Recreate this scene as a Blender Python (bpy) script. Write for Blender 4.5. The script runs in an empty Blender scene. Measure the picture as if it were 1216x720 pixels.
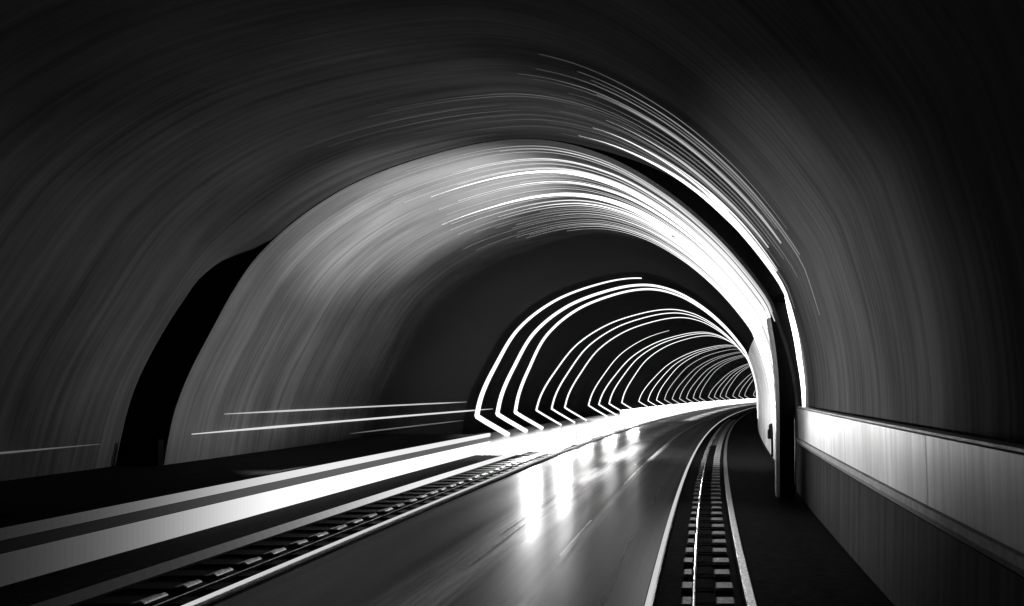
import bpy, bmesh, math, random
from mathutils import Vector
random.seed(7)
S = bpy.context.scene
C = S.collection
H = 2.0            # eye height above the carriageway; plan measures below are multiples of it
R = 354.0          # radius of the right-hand bend

def P(u, d, z):
    """u: metres right of the camera's line, d: metres along the bend, z: height"""
    a = d / R
    return Vector((R - (R - u) * math.cos(a), (R - u) * math.sin(a), z))

# ---------------------------------------------------------------- materials
def mat(name):
    m = bpy.data.materials.new(name); m.use_nodes = True
    nt = m.node_tree
    return m, nt, nt.nodes['Principled BSDF']

def nd(nt, t, **kw):
    n = nt.nodes.new(t)
    for k, v in kw.items():
        if k.startswith('i_'): n.inputs[k[2:].replace('_', ' ')].default_value = v
        else: setattr(n, k, v)
    return n

def noise(nt, scale, detail=4, rough=.6, coord='UV', nscale=1.0):
    tc = nd(nt, 'ShaderNodeTexCoord')
    mp = nd(nt, 'ShaderNodeMapping'); mp.inputs['Scale'].default_value = scale
    nt.links.new(tc.outputs[coord], mp.inputs['Vector'])
    n = nd(nt, 'ShaderNodeTexNoise'); n.inputs['Scale'].default_value = nscale
    n.inputs['Detail'].default_value = detail; n.inputs['Roughness'].default_value = rough
    nt.links.new(mp.outputs[0], n.inputs['Vector'])
    return n.outputs['Fac']

def ramp(nt, src, pts):
    r = nd(nt, 'ShaderNodeValToRGB')
    e = r.color_ramp.elements
    e[0].position, e[1].position = pts[0][0], pts[-1][0]
    for p in pts[1:-1]: e.new(p[0])
    for el, p in zip(sorted(e, key=lambda q: q.position), pts):
        v = p[1]; el.color = (v, v, v, 1)
    nt.links.new(src, r.inputs[0])
    return r.outputs['Color']

def mul(nt, a, b):
    m = nd(nt, 'ShaderNodeMix', data_type='RGBA', blend_type='MULTIPLY')
    m.inputs[0].default_value = 1
    nt.links.new(a, m.inputs[6]); nt.links.new(b, m.inputs[7])
    return m.outputs[2]

def bump(nt, bsdf, src, strength, dist=.02):
    b = nd(nt, 'ShaderNodeBump'); b.inputs['Strength'].default_value = strength
    b.inputs['Distance'].default_value = dist
    nt.links.new(src, b.inputs['Height']); nt.links.new(b.outputs[0], bsdf.inputs['Normal'])

def streaked(name, lo, hi, rough=.55, fine=(9, .12, 1), broad=(1.3, .35, 1), bs=.25, spec=.5, aniso=0.0):
    """cast concrete / sheet brushed along one direction (uv.y), varying across it (uv.x)"""
    m, nt, b = mat(name)
    f = noise(nt, fine, 5, .7); g = noise(nt, broad, 3, .55)
    c = mul(nt, ramp(nt, f, [(.3, lo), (.7, hi)]), ramp(nt, g, [(.3, .62), (.65, 1.0)]))
    nt.links.new(c, b.inputs['Base Color'])
    rr = ramp(nt, f, [(.3, min(1, rough + .12)), (.7, max(.05, rough - .12))])
    nt.links.new(rr, b.inputs['Roughness'])
    b.inputs['Specular IOR Level'].default_value = spec
    bump(nt, b, f, bs)
    return m

def plain(name, v, rough=.5, metal=0, nz=(14, 14, 14), var=.25, bs=.1, coord='Object', spec=.5):
    m, nt, b = mat(name)
    f = noise(nt, nz, 5, .65, coord)
    nt.links.new(ramp(nt, f, [(.3, v * (1 - var)), (.7, min(1, v * (1 + var)))]), b.inputs['Base Color'])
    nt.links.new(ramp(nt, f, [(.3, min(1, rough + .1)), (.7, max(.03, rough - .1))]), b.inputs['Roughness'])
    b.inputs['Metallic'].default_value = metal; b.inputs['Specular IOR Level'].default_value = spec
    bump(nt, b, f, bs)
    return m

def emissive(name, strength):
    m, nt, b = mat(name)
    b.inputs['Base Color'].default_value = (.03, .03, .03, 1); b.inputs['Specular IOR Level'].default_value = .0
    b.inputs['Emission Color'].default_value = (1, 1, 1, 1)
    b.inputs['Emission Strength'].default_value = strength
    return m

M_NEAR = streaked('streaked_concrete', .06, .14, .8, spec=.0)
def graded_lining():
    m = streaked('pale_streaked_concrete', .10, .22, .8, spec=.0); m.name = 'falloff_shaded_concrete'
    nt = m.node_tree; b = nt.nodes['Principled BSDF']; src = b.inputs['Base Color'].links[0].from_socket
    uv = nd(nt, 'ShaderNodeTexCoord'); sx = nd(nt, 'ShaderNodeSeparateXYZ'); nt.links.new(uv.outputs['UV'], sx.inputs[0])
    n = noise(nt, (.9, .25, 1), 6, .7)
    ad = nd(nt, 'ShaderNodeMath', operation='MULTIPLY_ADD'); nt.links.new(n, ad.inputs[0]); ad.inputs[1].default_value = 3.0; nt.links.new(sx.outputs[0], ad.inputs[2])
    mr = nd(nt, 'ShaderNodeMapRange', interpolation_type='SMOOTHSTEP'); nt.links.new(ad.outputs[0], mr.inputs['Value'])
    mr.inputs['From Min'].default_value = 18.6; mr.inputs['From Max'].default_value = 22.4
    mx = nd(nt, 'ShaderNodeMix', data_type='RGBA'); nt.links.new(mr.outputs[0], mx.inputs[0]); nt.links.new(src, mx.inputs[6]); mx.inputs[7].default_value = (.014, .014, .014, 1)  # light dying away down the bore, painted in as darker concrete
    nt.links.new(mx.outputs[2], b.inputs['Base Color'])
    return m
M_LIT = graded_lining()
M_DARK = streaked('unlit_lining', .004, .008, .95, bs=.1, spec=.0)  # far bore is unlit: its darkness is put into the base colour
M_PANEL = streaked('white_wall_panel', .48, .9, .38, fine=(11, .25, 1), broad=(.9, .5, 1), bs=.12)
M_PLINTH = streaked('grey_wall_concrete', .014, .034, .8, spec=.1, fine=(7, .25, 1), broad=(.7, 1.2, 1), bs=.2)
M_LEDGE = plain('ledge_concrete', .3, .5)
M_BLACK = plain('matt_black', .006, .9, spec=.03)
M_FLOOR = plain('pale_floor_slab', .72, .22, var=.12, nz=(1, .12, 1), bs=.02, coord='UV')
M_SLAB = plain('dark_track_slab', .004, .95, nz=(9, 9, 9), bs=.3, spec=.08)
M_WALK = plain('walkway_concrete', .01, .9, nz=(6, 6, 6), bs=.25, spec=.05)
M_KERBFACE = streaked('white_kerb_face', .7, .85, .3, fine=(2, .6, 1), broad=(.3, .8, 1), bs=.03)
M_STEEL = plain('polished_steel', .75, .2, 1, nz=(2, .2, 2), var=.15, bs=.02)
M_RAIL = plain('rail_steel', .8, .38, 1, nz=(2, .2, 2), var=.15, bs=.02)
M_STEELDULL = plain('worn_steel', .5, .38, 1, nz=(30, 30, 30), var=.4, bs=.15)
M_WHITE = plain('off_white', .75, .3, 0, nz=(5, 5, 5), var=.12, bs=.05)
M_SLEEPER = plain('sleeper_concrete', .25, .5, 0, nz=(25, 25, 25), var=.35, bs=.3)
M_TIE = plain('dark_tie', .006, .9, spec=.03)

def asphalt():
    m, nt, b = mat('wet_asphalt')
    grain = noise(nt, (60, 60, 60), 4, .7, 'Object')
    trackn = noise(nt, (.035, 2.2, 1), 4, .6)          # worn wheel tracks running along the lane
    base = mul(nt, ramp(nt, grain, [(.3, .008), (.7, .046)]), ramp(nt, trackn, [(.3, .6), (.7, 1)]))
    uv = nd(nt, 'ShaderNodeTexCoord'); sx = nd(nt, 'ShaderNodeSeparateXYZ'); nt.links.new(uv.outputs['UV'], sx.inputs[0])
    wob = noise(nt, (.05, .0, 1), 2, .5)
    ad = nd(nt, 'ShaderNodeMath', operation='MULTIPLY_ADD'); nt.links.new(wob, ad.inputs[0]); ad.inputs[1].default_value = .5; nt.links.new(sx.outputs[1], ad.inputs[2])
    half = nd(nt, 'ShaderNodeMath', operation='DIVIDE'); nt.links.new(ad.outputs[0], half.inputs[0]); half.inputs[1].default_value = 5
    band = ramp(nt, half.outputs[0], [(.31, 0), (.36, .5), (.40, .95), (.45, .95), (.49, .3), (.52, .0), (.60, 0), (.615, .6), (.64, 0)])  # reflection of the glare on the road, painted in as pale bands
    fine = noise(nt, (.5, 9, 1), 4, .7)
    mk = mul(nt, band, ramp(nt, fine, [(.35, .3), (.6, 1)]))
    mx = nd(nt, 'ShaderNodeMix', data_type='RGBA'); nt.links.new(mk, mx.inputs[0]); nt.links.new(base, mx.inputs[6]); mx.inputs[7].default_value = (.75, .75, .75, 1)
    nt.links.new(mx.outputs[2], b.inputs['Base Color'])
    nt.links.new(ramp(nt, trackn, [(.36, .44), (.5, .35), (.66, .27)]), b.inputs['Roughness'])
    b.inputs['Specular IOR Level'].default_value = .24
    bump(nt, b, grain, .06, .003)
    return m
M_ROAD = asphalt()

# ---------------------------------------------------------------- mesh helpers
def link(name, bm, m, parent=None, smooth=False):
    bmesh.ops.recalc_face_normals(bm, faces=bm.faces) if not smooth == 'keep' else None
    me = bpy.data.meshes.new(name); bm.to_mesh(me); bm.free()
    if smooth:
        for p in me.polygons: p.use_smooth = True
    if m: me.materials.append(m)
    o = bpy.data.objects.new(name, me); C.objects.link(o)
    if parent: o.parent = parent
    return o

def tag(o, label, cat, group=None):
    o['label'] = label; o['category'] = cat
    if group: o['group'] = group
    return o

def struct(o):
    o['kind'] = 'structure'; return o

def thing(name, label, cat, group=None, loc=(0, 0, 0)):
    o = bpy.data.objects.new(name, None); C.objects.link(o); o.location = loc
    o.empty_display_size = .2
    return tag(o, label, cat, group)

def drange(d0, d1, step):
    n = max(1, math.ceil((d1 - d0) / step))
    return [d0 + (d1 - d0) * i / n for i in range(n + 1)]

def sweep(prof, d0, d1, step=1.0, closed=False, bm=None, off=None):
    """carry a cross-section [(u, z)] (metres) along the bend; uv = (d, arc length)"""
    bm = bm or bmesh.new(); uvl = bm.loops.layers.uv.verify()
    ds = drange(d0, d1, step); n = len(prof)
    arc = [0]
    for i in range(1, n + 1):
        a, b = prof[i - 1], prof[i % n]; arc.append(arc[-1] + math.hypot(b[0] - a[0], b[1] - a[1]))
    off = off or Vector((0, 0, 0))
    rows = [[bm.verts.new(P(u, d, z) - off) for u, z in prof] for d in ds]
    for k in range(len(ds) - 1):
        for i in range(n if closed else n - 1):
            j = (i + 1) % n
            f = bm.faces.new((rows[k][i], rows[k][j], rows[k + 1][j], rows[k + 1][i]))
            for l, uv in zip(f.loops, ((ds[k], arc[i]), (ds[k], arc[i + 1]), (ds[k + 1], arc[i + 1]), (ds[k + 1], arc[i]))):
                l[uvl].uv = uv
    if closed:
        bm.faces.new(rows[0][::-1]); bm.faces.new(rows[-1])
    return bm

def rect(u0, u1, z0, z1, c=0):
    if c: return [(u0, z0), (u1, z0), (u1, z1 - c), (u1 - c, z1), (u0 + c, z1), (u0, z1 - c)]
    return [(u0, z0), (u1, z0), (u1, z1), (u0, z1)]

def tube(pts, rad, seg=8, bm=None, flat=1.0):
    bm = bm or bmesh.new()
    n = len(pts); rows = []
    for i, p in enumerate(pts):
        t = (pts[min(i + 1, n - 1)] - pts[max(i - 1, 0)]).normalized()
        a = t.cross(Vector((.05, 1, .03))).normalized(); b = t.cross(a).normalized()
        r = rad(i / (n - 1)) if callable(rad) else rad
        rows.append([bm.verts.new(p + (a * math.cos(q) + b * math.sin(q) * flat) * r) for q in [2 * math.pi * k / seg for k in range(seg)]])
    for i in range(n - 1):
        for k in range(seg):
            bm.faces.new((rows[i][k], rows[i][(k + 1) % seg], rows[i + 1][(k + 1) % seg], rows[i + 1][k]))
    bm.faces.new(rows[0][::-1]); bm.faces.new(rows[-1])
    return bm

def spline(pts, n):
    """Catmull-Rom through pts, resampled to n+1 points of equal arc length"""
    q = [tuple(2 * a - b for a, b in zip(pts[0], pts[1]))] + list(pts) + [tuple(2 * a - b for a, b in zip(pts[-1], pts[-2]))]
    out = []
    for i in range(1, len(q) - 2):
        for k in range(24):
            t = k / 24; o = []
            for a, b, c, d in zip(q[i - 1], q[i], q[i + 1], q[i + 2]):
                o.append(.5 * (2 * b + (c - a) * t + (2 * a - 5 * b + 4 * c - d) * t * t + (3 * b - a - 3 * c + d) * t ** 3))
            out.append(tuple(o))
    out.append(tuple(pts[-1]))
    L = [0]
    for a, b in zip(out, out[1:]): L.append(L[-1] + math.dist(a, b))
    res = []; j = 0
    for k in range(n + 1):
        s = L[-1] * k / n
        while j < len(L) - 2 and L[j + 1] < s: j += 1
        t = (s - L[j]) / max(1e-9, L[j + 1] - L[j])
        res.append(tuple(a + (b - a) * t for a, b in zip(out[j], out[j + 1])))
    return res

def inset(prof, m):
    out = []
    for i, (u, z) in enumerate(prof):
        a = prof[max(0, i - 1)]; b = prof[min(len(prof) - 1, i + 1)]
        tx, tz = b[0] - a[0], b[1] - a[1]; l = math.hypot(tx, tz)
        out.append((u + tz / l * m, z - tx / l * m))
    return out

# tunnel cross-sections (in H): the narrower bore beyond the portal step, and the wider one round the camera
INNER = spline([(-5.16 * H, 0), (-5.14 * H, .27 * H), (-5.01 * H, .86 * H), (-4.71 * H, 1.49 * H), (-4.2 * H, 2.29 * H), (-3.4 * H, 2.89 * H),
                (-2.43 * H, 3.24 * H), (-1.62 * H, 3.35 * H), (-.95 * H, 3.21 * H), (-.35 * H, 2.88 * H), (.18 * H, 2.43 * H),
                (.59 * H, 1.94 * H), (.72 * H, 1.68 * H), (.86 * H, 1.25 * H), (.925 * H, .78 * H), (.93 * H, 0)], 120)
def step_width(u, z):      # how far the near bore stands back from the narrow one: a crescent either side, nothing at the crown
    pts = [(0, .47), (.27, .46), (.86, .45), (1.5, .42), (1.85, .37), (2.07, .25), (2.28, .07), (2.42, .004), (9, .004)] if u < -2 * H else \
          [(0, .05), (.78, .045), (1.25, .07), (1.68, .13), (1.94, .17), (2.37, .195), (2.7, .165), (2.95, .11), (3.12, .055), (3.24, .02), (3.33, .004), (9, .004)]
    for (a, wa), (b, wb) in zip(pts, pts[1:]):
        if z / H <= b:
            t = (z / H - a) / (b - a); return H * (wa + (wb - wa) * t)
    return .004 * H
OUTER = []
for i, (u, z) in enumerate(INNER):
    a = INNER[max(0, i - 1)]; b = INNER[min(len(INNER) - 1, i + 1)]
    tx, tz = b[0] - a[0], b[1] - a[1]; l = math.hypot(tx, tz); q = step_width(u, z)
    OUTER.append((u - tz / l * q, max(0, z + tx / l * q)))
STEP = 12.7
def offset_prof(wf):
    out = []
    for i, (u, z) in enumerate(INNER):
        a = INNER[max(0, i - 1)]; b = INNER[min(len(INNER) - 1, i + 1)]
        tx, tz = b[0] - a[0], b[1] - a[1]; l = math.hypot(tx, tz); q = wf(i / (len(INNER) - 1)) * H
        out.append((u - tz / l * q, max(0, z + tx / l * q)))
    return out
NEAR = offset_prof(lambda f: .36 * max(0, 1 - f / .52) ** 1.1 + .03 + .12 * max(0, math.sin(math.pi * min(1, max(0, (f - .47) / .53)))) ** 1.5)
def near_prof(d):
    t = min(1, max(0, (STEP - d) / 1.0)); t = 1 - math.sqrt(max(0, 1 - (1 - t) ** 2))      # quarter-round flare over the last metre and a half
    return [(a[0] + (b[0] - a[0]) * t, a[1] + (b[1] - a[1]) * t) for a, b in zip(NEAR, OUTER)]
def loft(proffn, ds):
    bm = bmesh.new(); uvl = bm.loops.layers.uv.verify()
    rows, arcs = [], []
    for d in ds:
        p = proffn(d); rows.append([bm.verts.new(P(u, d, z)) for u, z in p]); a = [0]
        for q, r in zip(p, p[1:]): a.append(a[-1] + math.dist(q, r))
        arcs.append(a)
    for k in range(len(ds) - 1):
        for i in range(len(rows[0]) - 1):
            f = bm.faces.new((rows[k][i], rows[k][i + 1], rows[k + 1][i + 1], rows[k + 1][i]))
            for l, uv in zip(f.loops, ((ds[k], arcs[k][i]), (ds[k], arcs[k][i + 1]), (ds[k + 1], arcs[k + 1][i + 1]), (ds[k + 1], arcs[k + 1][i]))): l[uvl].uv = uv
    return bm

# ---------------------------------------------------------------- ground and carriageway (setting)
bm = bmesh.new()
n = 40
ds = drange(-30, 400, 8)
struct(link('ground', sweep([(-60, -.02), (60, -.02)], -30, 330, 6), M_SLAB))
struct(link('road', sweep([(-2.2 * H, .012), (-1.6 * H, .03), (-.9 * H, .03), (-.23 * H, .012)], -8, 170, 1), M_ROAD))
struct(link('track_bed', sweep([(-3.5 * H, .0), (-2.2 * H, .0)], -8, 20.2, 1), M_SLAB))
fb = sweep([(-5.16 * H, .004), (-2.44 * H, .004)], 21.5, 170, 1)
struct(link('side_floor', sweep([(-3.5 * H, .004), (-2.44 * H, .004)], 20.2, 21.5, .65, False, fb), M_FLOOR))
struct(link('walkway', sweep([(-5.66 * H, -.02), (-5.66 * H, .27 * H), (-3.56 * H, .27 * H), (-3.56 * H, -.02)], -8, 21.5, 1, True), M_WALK))

# ---------------------------------------------------------------- kerb wall of the walkway
k = thing('kerb_wall', 'long white low kerb wall edging the raised walkway on the left', 'kerb', loc=P(-3.5 * H, 3, 0))
kl = k.location.copy()
link('kerb_body', sweep(rect(-3.56 * H + .004, -3.515 * H, -.01, .225 * H, .005), -8, 21.45, .5, True, off=kl), M_BLACK, k)
link('coping', sweep(rect(-3.62 * H, -3.515 * H, .227 * H, .3 * H, .03), -8, 21.45, .5, True, off=kl), M_WALK, k)
link('kerb_face', sweep(rect(-3.513 * H, -3.5 * H, -.01, .165 * H, .01), -8, 3, .5, True, off=kl), M_KERBFACE, k)
# kerb glow put into emission: short pieces of face, coping and gap, dimmed nearer
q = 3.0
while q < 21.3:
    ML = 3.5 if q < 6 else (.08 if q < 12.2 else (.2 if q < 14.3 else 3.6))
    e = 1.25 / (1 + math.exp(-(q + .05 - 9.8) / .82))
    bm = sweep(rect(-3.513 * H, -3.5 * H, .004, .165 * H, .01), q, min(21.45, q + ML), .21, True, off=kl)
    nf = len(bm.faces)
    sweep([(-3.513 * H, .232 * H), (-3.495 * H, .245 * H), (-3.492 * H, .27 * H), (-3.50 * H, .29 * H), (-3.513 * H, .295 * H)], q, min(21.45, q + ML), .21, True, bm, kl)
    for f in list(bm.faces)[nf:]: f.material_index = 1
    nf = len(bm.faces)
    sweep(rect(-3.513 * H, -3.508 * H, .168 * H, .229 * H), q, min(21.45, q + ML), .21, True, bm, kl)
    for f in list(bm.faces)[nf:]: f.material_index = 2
    kd = link('kerb_glow', bm, emissive('face_glow', e), k).data.materials
    kd.append(emissive('coping_glow', e * .7)); kd.append(emissive('gap_glow', e * .09))
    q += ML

# ---------------------------------------------------------------- linings
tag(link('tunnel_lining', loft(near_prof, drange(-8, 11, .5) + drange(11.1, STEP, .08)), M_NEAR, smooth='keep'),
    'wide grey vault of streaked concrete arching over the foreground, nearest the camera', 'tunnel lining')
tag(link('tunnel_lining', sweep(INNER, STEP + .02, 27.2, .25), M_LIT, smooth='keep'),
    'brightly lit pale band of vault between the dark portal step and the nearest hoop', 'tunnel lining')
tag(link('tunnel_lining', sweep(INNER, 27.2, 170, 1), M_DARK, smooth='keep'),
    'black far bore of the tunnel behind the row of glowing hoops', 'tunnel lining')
# portal step: the face between the two sections, its shade put in as black
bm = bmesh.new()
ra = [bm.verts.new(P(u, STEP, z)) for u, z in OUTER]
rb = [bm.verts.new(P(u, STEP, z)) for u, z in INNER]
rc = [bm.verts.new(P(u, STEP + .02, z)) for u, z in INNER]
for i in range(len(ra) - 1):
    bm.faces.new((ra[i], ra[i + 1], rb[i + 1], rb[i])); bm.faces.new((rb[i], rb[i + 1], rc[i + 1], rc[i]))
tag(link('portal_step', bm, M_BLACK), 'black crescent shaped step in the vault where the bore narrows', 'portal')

# ---------------------------------------------------------------- right-hand wall
w = thing('side_wall', 'near right wall with pale streaked panel band above a dark concrete plinth', 'wall', loc=P(.95 * H, 4, 0))
wl = w.location.copy()
for a, b in [(-8, 1.6), (1.6, 5.3), (5.3, 9.0), (9.0, STEP - .02)]:
    link('wall_panel', sweep([(.905 * H, .55 * H), (.897 * H, .82 * H), (.95 * H, .826 * H), (.95 * H, .55 * H)], a, b - .012, .5, True, off=wl), M_PANEL, w)
link('panel_backing', sweep(rect(.952 * H, .96 * H, .55 * H, .826 * H), -8, STEP - .02, .5, True, off=wl), M_BLACK, w)
link('ledge', sweep([(.89 * H, .515 * H), (.885 * H, .548 * H), (.958 * H, .548 * H), (.958 * H, .47 * H), (.935 * H, .47 * H)], -8, STEP - .02, .5, True, off=wl), M_LEDGE, w)
link('plinth', sweep([(.925 * H, .0), (.93 * H, .468 * H), (.957 * H, .468 * H), (.957 * H, .0)], -8, STEP - .02, .5, True, off=wl), M_PLINTH, w)
link('coping_strip', sweep([(.893 * H, .828 * H), (.893 * H, .838 * H), (.958 * H, .838 * H), (.958 * H, .828 * H)], -8, STEP - .02, .5, True, off=wl), M_LEDGE, w)

w = thing('side_wall', 'dazzling white panelled right wall beyond the dark pier', 'wall', loc=P(.9 * H, 20, 0))
wl = w.location.copy()
RW = [(max(.60, u), z) for u, z in INNER if u > .2 * H and z < 1.9 * H]
rp = [(u - .03, z) for u, z in INNER if u > .3 * H and z < 1.75 * H]
edges = [13.4, 15.2, 17.4, 20, 23, 26.5, 30.5, 35, 40, 46, 54]
for a, b in zip(edges, edges[1:]):
    link('wall_panel', sweep(rp, a, b - .05, .5, off=wl), M_PANEL, w)
link('skirting', sweep([(.895 * H, 0), (.9 * H, .06 * H), (.93 * H, .06 * H), (.93 * H, 0)], 13.4, 54, .5, True, off=wl), M_TIE, w)

# dark pier at the portal, its lit edge put in as white
p = thing('pier', 'dark curved pier with a white edge standing at the right of the portal', 'pier', loc=P(.8 * H, 12.85, 0))
pl = p.location.copy()
pin = spline([(.74 * H, -.01), (.735 * H, .9 * H), (.71 * H, 1.3 * H), (.655 * H, 1.66 * H)], 20)
pout = spline([(.875 * H, -.01), (.87 * H, .85 * H), (.82 * H, 1.25 * H), (.665 * H, 1.68 * H)], 20)
link('pier_body', sweep(pin + pout[::-1], 12.74, 12.95, .1, True, off=pl), M_TIE, p)
link('lit_edge', sweep(inset(pin, -.07)[::-1] + inset(pin, -.003), 12.72, 12.97, .1, True, off=pl), M_WHITE, p)

# ---------------------------------------------------------------- light hoops
L_HOOP = emissive('hoop_light', 1.4)
L_HOOPFAR = emissive('dim_hoop_light', .7)
hp = inset(INNER, .07)
i0 = min(i for i, (u, z) in enumerate(hp) if z > .335 * H)
LEN = len(hp) - 1
ORD = ['first', 'second', 'third', 'fourth', 'fifth', 'sixth', 'seventh', 'eighth', 'ninth', 'tenth', 'eleventh', 'twelfth', 'thirteenth',
       'fourteenth', 'fifteenth', 'sixteenth', 'seventeenth', 'eighteenth', 'nineteenth', 'twentieth']
HOOPS = [(27.6, .53, 0), (29.9, .97, -.5), (32.2, .95, -1.6), (35.3, .90, 3.3), (37.9, .93, 2.5), (40.4, .90, 2.6), (45.6, .42, 4), (48.2, .72, 6), (51.0, .74, 4.5), (54.8, .72, 3),
         (62, .70, 10), (65.5, .58, 8), (69, .52, 6), (72.5, .66, 7), (76, .6, 9), (79.5, .56, 7), (83, .66, 8), (86.5, .6, 6), (90, .52, 4),
         (95, .72, 12), (98.5, .7, 9), (102, .68, 7), (105.5, .66, 4), (110, .72, 10), (114, .7, 7), (118, .7, 4), (124, .72, 8), (128, .7, 5), (133, .72, 3), (138, .72, 2)]
def hoop(d, frac, k, lean):
    first = 'nearest and thickest' if k == 0 else (ORD[k] if k < 20 else None)
    if k == 0: lab = 'nearest glowing white hoop, its tube stopping short at the crown of the vault'
    elif k < 20: lab = '%s glowing white hoop counted from the nearest one down the black bore' % ORD[k]
    else: lab = 'tiny far glowing hoop crowded at the bend of the black bore'
    t = thing('light_hoop', lab, 'light hoop', 'glowing hoops lining the black bore', P(-5.0 * H, d, 0))
    o = t.location.copy()
    j1 = int(i0 + (LEN - i0) * frac)
    pts = [P(u, d + lean * max(0, (z - .34 * H) / (3 * H)) ** 1.5, z) - o for u, z in hp[i0:j1 + 1]]
    r0 = (.11, .098, .088)[k] if k < 3 else (.052 if k < 10 else .04); m = L_HOOP if k < 13 else L_HOOPFAR
    link('hoop_tube', tube(pts, lambda s: r0 * (1 - .8 * s ** .8), 8), m, t, True)
    a = Vector(pts[0]); e = P(-4.38 * H, d, .04) - o
    link('hoop_foot', tube([a + Vector((0, 0, .02)), a * .7 + e * .3, e], r0, 8), m, t, True)
    return t
for k, (d, f, l) in enumerate(HOOPS): hoop(d * 1.025 if d < 60 else d, f, k, l)

# light trough added at the foot of the left wall to whiten the floor
L_TROUGH = emissive('trough_fill', 10)
t = thing('fill_trough', 'long dazzling added light trough along the foot of the left wall under the hoops', 'fill trough', loc=P(-4.95 * H, 60, 0))
o = t.location.copy()
link('fill_bar', sweep(rect(-5.12 * H, -5.06 * H, .03, .10 * H, .03), 56, 165, 1, True, off=o), L_TROUGH, t)
link('trough_base', sweep(rect(-5.125 * H, -5.05 * H, .006, .028), 56, 165, 1, True, off=o), M_STEELDULL, t)

# ---------------------------------------------------------------- light arcs on the vault
def arc(prof, d, a, b, r, strength, label, name='light_arc', group='light arcs across the vault', peak=.75, sag=0.0):
    pr = inset(prof or near_prof(d), .04); n = len(pr) - 1
    ia, ib = int(a * n), int(b * n)
    pts = [P(u, d + sag * (i / max(1, ib - ia)), z) for i, (u, z) in enumerate(pr[ia:ib + 1])]
    off = pts[len(pts) // 2].copy(); pts = [q - off for q in pts]
    f = lambda s: max(.0015, r * (s / peak) ** 1.3) if s < peak else max(.0015, r * (1 - .6 * ((s - peak) / (1 - peak)) ** 2))
    ob = link(name, tube(pts, f, 8), emissive('arc_light', strength), None, True)
    ob.location = off
    return tag(ob, label, 'light arc', group)
for d, a, b, r, st, lab in [
    (13.15, .50, .84, .022, 1.0, 'thin outermost light arc hugging the black portal step'),
    (13.7, .46, .88, .03, 1.3, 'second light arc inside the portal step, faint towards the crown'),
    (14.5, .40, .93, .055, 2.6, 'boldest upper light arc sweeping from the crown to the right wall'),
    (15.2, .42, .92, .03, 2, 'slim light arc between the two boldest arcs on the vault'),
    (16.2, .38, .93, .06, 2.6, 'boldest lower light arc sweeping from the crown to the right wall'),
    (17.0, .44, .93, .045, 2, 'slim light arc just below the lower bold arc'),
    (18.0, .50, .93, .04, 1.8, 'faint light arc near the inner dark edge of the pale vault'),
    (19.2, .58, .93, .035, 1.5, 'innermost light arc fading into the black bore')]:
    arc(INNER, d, a, b, r, st, lab, peak=.45 if st > 2.5 else .7)
for d, a, b, r, st, lab in [
    (12.4, .585, .84, .05, 1.6, 'pale light arc on the near vault closest to the black crescent'),
    (11.9, .60, .80, .045, 1.2, 'second pale light arc outward from the black crescent'),
    (11.3, .62, .79, .026, .6, 'third dim light arc outward from the black crescent'),
    (10.3, .62, .795, .026, .5, 'outermost dim light arc high on the near right vault')]:
    arc(None, d, a, b, r, st, lab, peak=.6)
for i in range(16):
    d = 12.5 - .2 * i - random.uniform(0, .15); a = .56 + random.uniform(0, .07)
    arc(None, d, a, a + random.uniform(.14, .24), .006 + .008 * random.random(), .10 + .2 * random.random(), 'hair-thin faint light arc among the paler arcs on the near vault', group='hair-thin arcs on the near vault', peak=.55)
for i in range(8):
    d = 12.5 - .22 * i - random.uniform(0, .15); a = .36 + random.uniform(0, .1)
    arc(None, d, a, a + random.uniform(.14, .22), .003 + .004 * random.random(), .06 + .08 * random.random(), 'hair-thin faint light arc among the paler arcs on the near vault', group='hair-thin arcs on the near vault', peak=.55)
for i in range(34):
    d = 13.0 + .2 * i + random.uniform(-.1, .1); a = .36 + random.uniform(0, .14)
    arc(INNER, d, a, .82 + random.uniform(0, .11), .008 + .014 * random.random(), .5 + .8 * random.random(), 'hair-thin faint light arc between the bold arcs on the pale vault', group='hair-thin arcs on the pale vault', peak=.75)
arc(OUTER, 12.55, .79, .935, .05, 5, 'short bright vault rim with added glow beside the pier running down to the white panel band', peak=.3)  # lit rim of the lining, put in as an added glowing tube

# left wall light strips
for d0, d1, u, z, r, st, lab in [
    (3, 12.0, -5.43, .50, .02, .10, 'dim short light strip on the left wall before the dark portal step'),
    (13.2, 30, -5.06, .55, .03, .75, 'longer lower light strip on the left wall behind the portal step'),
    (14.0, 27, -5.03, .735, .022, .6, 'thin upper light strip on the left wall behind the portal step'),
    (19, 27, -5.10, .36, .02, .14, 'faint lowest light strip on the left wall near the hoops')]:
    ds = drange(d0, d1, .5)
    pts = [P(u * H, q, z * H) for q in ds]; off = pts[0].copy()
    ob = link('light_strip', tube([q - off for q in pts], lambda s: r * min(1, .25 + 5 * s, .25 + 4 * (1 - s)), 6), emissive('strip_glow', st), None, True)
    ob.location = off; tag(ob, lab, 'light strip', 'light strips on the left wall')

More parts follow.
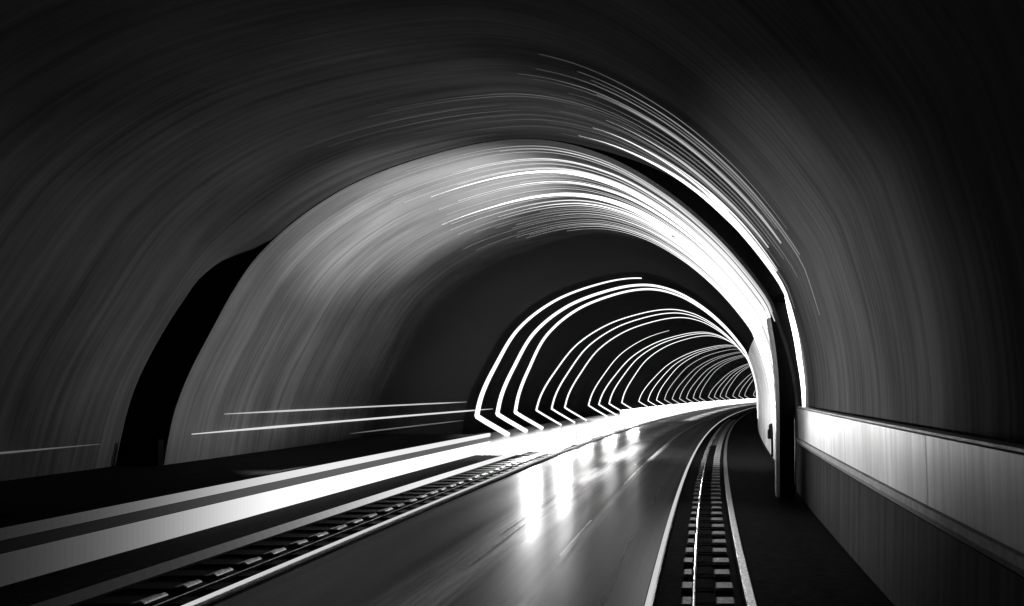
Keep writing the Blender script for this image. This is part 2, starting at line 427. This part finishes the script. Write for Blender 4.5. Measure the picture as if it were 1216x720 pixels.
# ---------------------------------------------------------------- rails
def rail(u, label, m, hw=.035, h=.14, d0=-6, d1=120, z=.0):
    t = thing('rail', label, 'rail', 'rails', P(u, 6, 0)); o = t.location.copy()
    link('rail_head', sweep(rect(u - hw, u + hw, z + h - .045, z + h, .01), d0, d1, .5, True, off=o), m, t)
    link('rail_web', sweep([(u - hw * 1.7, z + .005), (u + hw * 1.7, z + .005), (u + hw * 1.5, z + .025), (u + .01, z + .045), (u + .01, z + h - .047), (u - .01, z + h - .047), (u - .01, z + .045), (u - hw * 1.5, z + .025)], d0, d1, .5, True, off=o), M_TIE, t)
    return t
t = thing('rail_gleam', 'soft white rail gleam put in as a glowing strip between the kerb wall and the left track', 'light strip', loc=P(-2.87 * H, 12, 0)); o = t.location.copy()
link('strip_base', sweep(rect(-2.905 * H, -2.835 * H, .004, .03), -6, 20.1, .5, True, off=o), M_TIE, t)
q = 5.6  # gleam of a rail put into emission, stepped dimmer towards the camera
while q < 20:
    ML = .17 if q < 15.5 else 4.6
    link('gleam_bar', sweep([(-2.9 * H, .032), (-2.84 * H, .032), (-2.845 * H, .10), (-2.87 * H, .125), (-2.895 * H, .10)], q, min(20.1, q + ML), .3, True, off=o), emissive('strip_glow', .95 / (1 + math.exp(-(q - 11.0) / 1.15))), t)
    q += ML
t = thing('edge_gleam', 'bright white rail with added glow running along the left edge of the road', 'light strip', loc=P(-2.27 * H, 8, 0)); o = t.location.copy()
link('gleam_bar', sweep(rect(-2.285 * H, -2.262 * H, .032, .07, .008), -6, 150, .5, True, off=o), emissive('edge_glow', .6), t)  # brightness of the edge rail put in as even emission
link('strip_base', sweep(rect(-2.30 * H, -2.245 * H, .005, .03), -6, 150, .5, True, off=o), M_STEELDULL, t)
link('strip_rim', sweep(rect(-2.258 * H, -2.25 * H, .032, .05, .004), -6, 150, .5, True, off=o), M_STEELDULL, t)
rail(-2.43 * H, 'hair thin guard rail beside the shiny clips of the left track', M_STEELDULL, .008, .05, -6, 20.2)
rail(0.0, 'slender centre rail between the two rows of sleeper blocks', M_STEEL, .012, .07)
rail(.262 * H, 'rough pale outer rail right of the sleeper blocks', M_STEELDULL, .045, .06)
t = thing('edge_kerb', 'crisp white kerb strip with added glow between the road and the right track', 'kerb', loc=P(-.205 * H, 6, 0)); o = t.location.copy()
link('kerb_top', sweep(rect(-.222 * H, -.196 * H, .03, .06, .01), -6, 150, .5, True, off=o), emissive('kerb_top_glow', .6), t)  # kerb brightness put in as emission
link('kerb_rim', sweep(rect(-.192 * H, -.186 * H, .03, .055, .003), -6, 150, .5, True, off=o), M_STEEL, t)
link('kerb_base', sweep(rect(-.229 * H, -.178 * H, .0, .028), -6, 150, .5, True, off=o), M_TIE, t)

# ---------------------------------------------------------------- sleepers
def block(u0, u1, d, hl, z0, z1, off, jitter=0):
    j = [random.uniform(-jitter, jitter) for _ in range(4)]
    b = sweep(rect(u0 + j[0], u1 + j[1], z0, z1, .012), d - hl + j[2], d + hl + j[3], .3, True, off=off)
    return b
TENS = {2: 'twenty', 3: 'thirty', 4: 'forty', 5: 'fifty', 6: 'sixty', 7: 'seventy', 8: 'eighty'}
def ordinal(i):       # 0-based
    if i < 20: return ORD[i]
    t_, u_ = divmod(i + 1, 10)
    return TENS[t_][:-1] + 'ieth' if u_ == 0 else TENS[t_] + '-' + ORD[u_ - 1]
d, i = 5.85, 0
while d < 44:
    o = P(.06 * H, d, 0)
    if i < 30: lab = '%s pale twin-block sleeper from the camera in the right track' % ordinal(i)
    else: lab = 'tiny distant sleeper packed close where the right track bends away'
    if d < 24:
        t = thing('sleeper', lab, 'sleeper', 'sleepers of the right track', o)
        link('sleeper_block', block(-.062 * H, -.012 * H, d, .10, .0, .035, o, .012), M_SLEEPER, t)
        link('sleeper_block', block(.10 * H, .19 * H, d, .095, .0, .035, o, .006), M_SLEEPER, t)
        link('tie_bar', sweep(rect(-.01 * H, .098 * H, .002, .012), d - .03, d + .03, .1, True, off=o), M_TIE, t)
    else:
        bm = block(-.062 * H, -.012 * H, d, .10, .0, .035, o, .012)
        bm = sweep(rect(.10 * H, .19 * H, 0, .035, .012), d - .095, d + .095, .3, True, bm, o)
        bm = sweep(rect(-.0125 * H, .1005 * H, .002, .012), d - .03, d + .03, .1, True, bm, o)
        ob = link('sleeper', bm, M_SLEEPER); ob.location = o
        tag(ob, lab, 'sleeper', 'sleepers of the right track')
    for c in ([t] if d < 24 else []): pass
    d += .5; i += 1
d, i = 5.85, 0
while d < 21.3:
    o = P(-2.55 * H, d, 0)
    t = thing('sleeper', '%s dark sleeper with a shiny clip plate from the camera in the left track' % ordinal(i), 'sleeper', 'sleepers of the left track', o)
    link('sleeper_beam', block(-2.83 * H, -2.31 * H, d, .11, .003, .022, o, .004), M_TIE, t)
    bm = sweep([(-2.575 * H, .032), (-2.51 * H, .032), (-2.515 * H, .045), (-2.53 * H, .06), (-2.555 * H, .042), (-2.575 * H, .038)], d - .13 + random.uniform(-.03, .03), d + .12 + random.uniform(-.03, .03), .1, True, off=o)
    link('clip_plate', bm, M_STEELDULL, t)
    d += .46; i += 1

# thin white lines on the road
def lane(u, d0, d1, wdt):
    return sweep([(u - wdt, .034), (u + wdt, .034)], d0, d1, .5)
for u, segs, wd in [(-1.34 * H, [(9.2, 14.5)], .014), (-1.27 * H, [(7.6, 10.6)], .012), (-.8 * H, [(8.0, 10.2), (14, 40)], .014)]:
    for d0, d1 in segs:
        struct(link('road_line', lane(u, d0, d1, wd), M_WHITE))

# small fittings on the white wall
t = thing('junction_box', 'small dark junction box with a bent conduit low on the white wall', 'junction box', loc=P(.88 * H, 19.4, .36 * H)); o = t.location.copy()
link('box', sweep(rect(.865 * H, .905 * H, .30 * H, .42 * H, .01), 19.2, 19.6, .2, True, off=o), M_TIE, t)
link('conduit', tube([P(.885 * H, 19.3, .42 * H) - o, P(.885 * H, 19.1, .5 * H) - o, P(.885 * H, 18.6, .52 * H) - o, P(.885 * H, 18.3, .4 * H) - o, P(.885 * H, 18.2, .1 * H) - o], .03, 8), M_TIE, t, True)

# added fill light hidden behind the pier, washing the upper left of the pale vault
t = thing('fill_light', 'added black fill light hidden on the white wall behind the pier', 'fill_light', loc=P(.80 * H, 13.6, .95 * H)); o = t.location.copy()
link('fill_housing', sweep(rect(.79 * H, .86 * H, .9 * H, 1.05 * H, .02), 13.45, 13.75, .3, True, off=o), M_BLACK, t)
def spot(loc, target, power, angle, blend=.8, radius=.08, name='fill_spot'):
    l = bpy.data.lights.new(name, 'SPOT'); l.energy = power; l.spot_size = math.radians(angle); l.spot_blend = blend
    l.shadow_soft_size = radius
    ob = bpy.data.objects.new(name, l); C.objects.link(ob); ob.location = loc
    ob.rotation_euler = (target - loc).to_track_quat('-Z', 'Y').to_euler()
    return ob
spot(P(.74 * H, 13.6, 1.0 * H), P(-2.95 * H, 15.0, 3.1 * H), 10000, 42, 1.0)
spot(P(.74 * H, 13.6, 1.0 * H), P(-4.8 * H, 14.2, 1.5 * H), 2200, 40, 1.0)

# added fill light on the dark face of the step, washing the near left vault
t = thing('fill_light', 'added black fill light fixed to the black crescent step on the right', 'fill_light', loc=P(.73 * H, 12.5, 1.82 * H)); o = t.location.copy()
link('fill_housing', sweep(rect(.71 * H, .77 * H, 1.78 * H, 1.86 * H, .02), 12.45, 12.68, .3, True, off=o), M_BLACK, t)
spot(P(.69 * H, 12.5, 1.82 * H), P(-4.9 * H, 10.9, 1.5 * H), 620, 46, 1.0)
spot(P(.69 * H, 12.5, 1.86 * H), P(-1.9 * H, 12.0, 3.25 * H), 500, 60, 1.0)
# added fill lights
def add_fill(u, d, z, lab, heads, lens=0):
    t = thing('fill_light', lab, 'fill_light', loc=P(u, d, z)); o = t.location.copy(); w, hh = (.3, .18) if lens else (.07, .05)
    up = 0 if lens else .12
    link('fill_housing', sweep(rect(u - w, u + w, z - hh + up, z + hh + up, .02), d + (.03 if lens else -.1), d + (.25 if lens else .1), .2, True, off=o), M_WHITE, t)
    if z < 2 * H: link('fill_base_plate', sweep(rect(u - .1, u + .1, .005, z - .182, .01), d + .04, d + .24, .2, True, off=o), M_WHITE, t)
    else: link('fill_bracket', tube([P(u, d, z + .172) - o, P(u, d, z + .23) - o], .02, 8), M_WHITE, t, True)
    if lens: link('lens', sweep(rect(u - w + .02, u + w - .02, z - .16, z + .16, .03), d + .012, d + .028, .1, True, off=o), emissive('fill_lens', lens), t)
    for target, power, angle in heads: spot(P(u, d, z), target, power, angle, 1, .1)
for k, (u, d, pw, lens, where) in enumerate([
    (-2.68, 20.9, 9000, 14, 'nearest added low wide fill light in the glare beside the end of the kerb wall'),
    (-2.52, 23.6, 12000, 42, 'second added low wide fill light in the glare left of the road edge'),
    (-2.6, 27.0, 0, 150, 'third added low wide fill light in the glare left of the road edge'),
    (-2.55, 31.5, 0, 210, 'fourth added low wide fill light in the glare left of the road edge'),
    (-2.6, 38.0, 0, 240, 'fifth and farthest added low wide fill light in the glare left of the road edge')]):
    add_fill(u * H, d, .3, where, [(P(-2.25 * H, 12, -.3), pw, 24)] if pw else [], lens)  # lenses added for headlight glare and its reflection on the road
add_fill(-.35 * H, 16.4, 2.80 * H, 'small added white fill light high among the bold arcs of the pale vault',
      [(P(.08 * H, 9.5, 0), 600, 34), (P(.9 * H, 20, .8 * H), 3000, 80), (P(-1.5 * H, 21, 0), 5500, 44), (P(-1.35 * H, 15.5, 0), 1800, 34)])  # added crown lamp brightening track, right wall and road
t = thing('fill_light', 'added black fill light low on the black step at the left, facing the panel band', 'fill_light', loc=P(-5.14 * H, 12.58, .272 * H)); o = t.location.copy()
link('fill_housing', sweep(rect(-5.16 * H, -5.11 * H, .272 * H, .52 * H, .02), 12.52, 12.64, .3, True, off=o), M_BLACK, t)
spot(P(-5.09 * H, 12.5, .5 * H), P(.9 * H, 9.0, 1.2 * H), 5400, 37, 1.0)  # added lamp that brightens the right panel band

# added spots hung in mid-air, brightening the pale side floor from above
q = 20.9
while q < 140:
    far = q > 43
    spot(P(-2.95 * H, q, 1.7 * H), P(-2.95 * H, q + .2, 0), 1300 * max(1, q / 30), 110 if far else 82, .4, .06, 'fill_downlight')
    q += 2.1 if q < 44 else q * .09

# ---------------------------------------------------------------- world, camera, output
wd = bpy.data.worlds.new('World'); S.world = wd; wd.use_nodes = True
nt = wd.node_tree
sky = nt.nodes.new('ShaderNodeTexSky'); sky.sky_type = 'NISHITA'; sky.sun_disc = False
sky.sun_elevation = math.radians(-6)
nt.links.new(sky.outputs[0], nt.nodes['Background'].inputs[0]); nt.nodes['Background'].inputs[1].default_value = .0005
cam = bpy.data.cameras.new('camera'); co = bpy.data.objects.new('camera', cam); C.objects.link(co)
co.location = (0, 0, H); co.rotation_euler = (math.radians(90), 0, 0)
cam.lens = 24.0; cam.sensor_width = 36; cam.shift_x = -.1719; cam.shift_y = .0839
cam.clip_end = 1000; cam.clip_start = .05
S.camera = co
S.view_settings.view_transform = 'Standard'; S.view_settings.look = 'None'
S.view_settings.exposure = 0; S.view_settings.gamma = 1; S.view_settings.use_curve_mapping = False
S.cycles.use_denoising = True
try: S.cycles.denoiser = 'OPENIMAGEDENOISE'
except Exception: pass
S.cycles.max_bounces = 6; S.cycles.diffuse_bounces = 2; S.cycles.glossy_bounces = 3
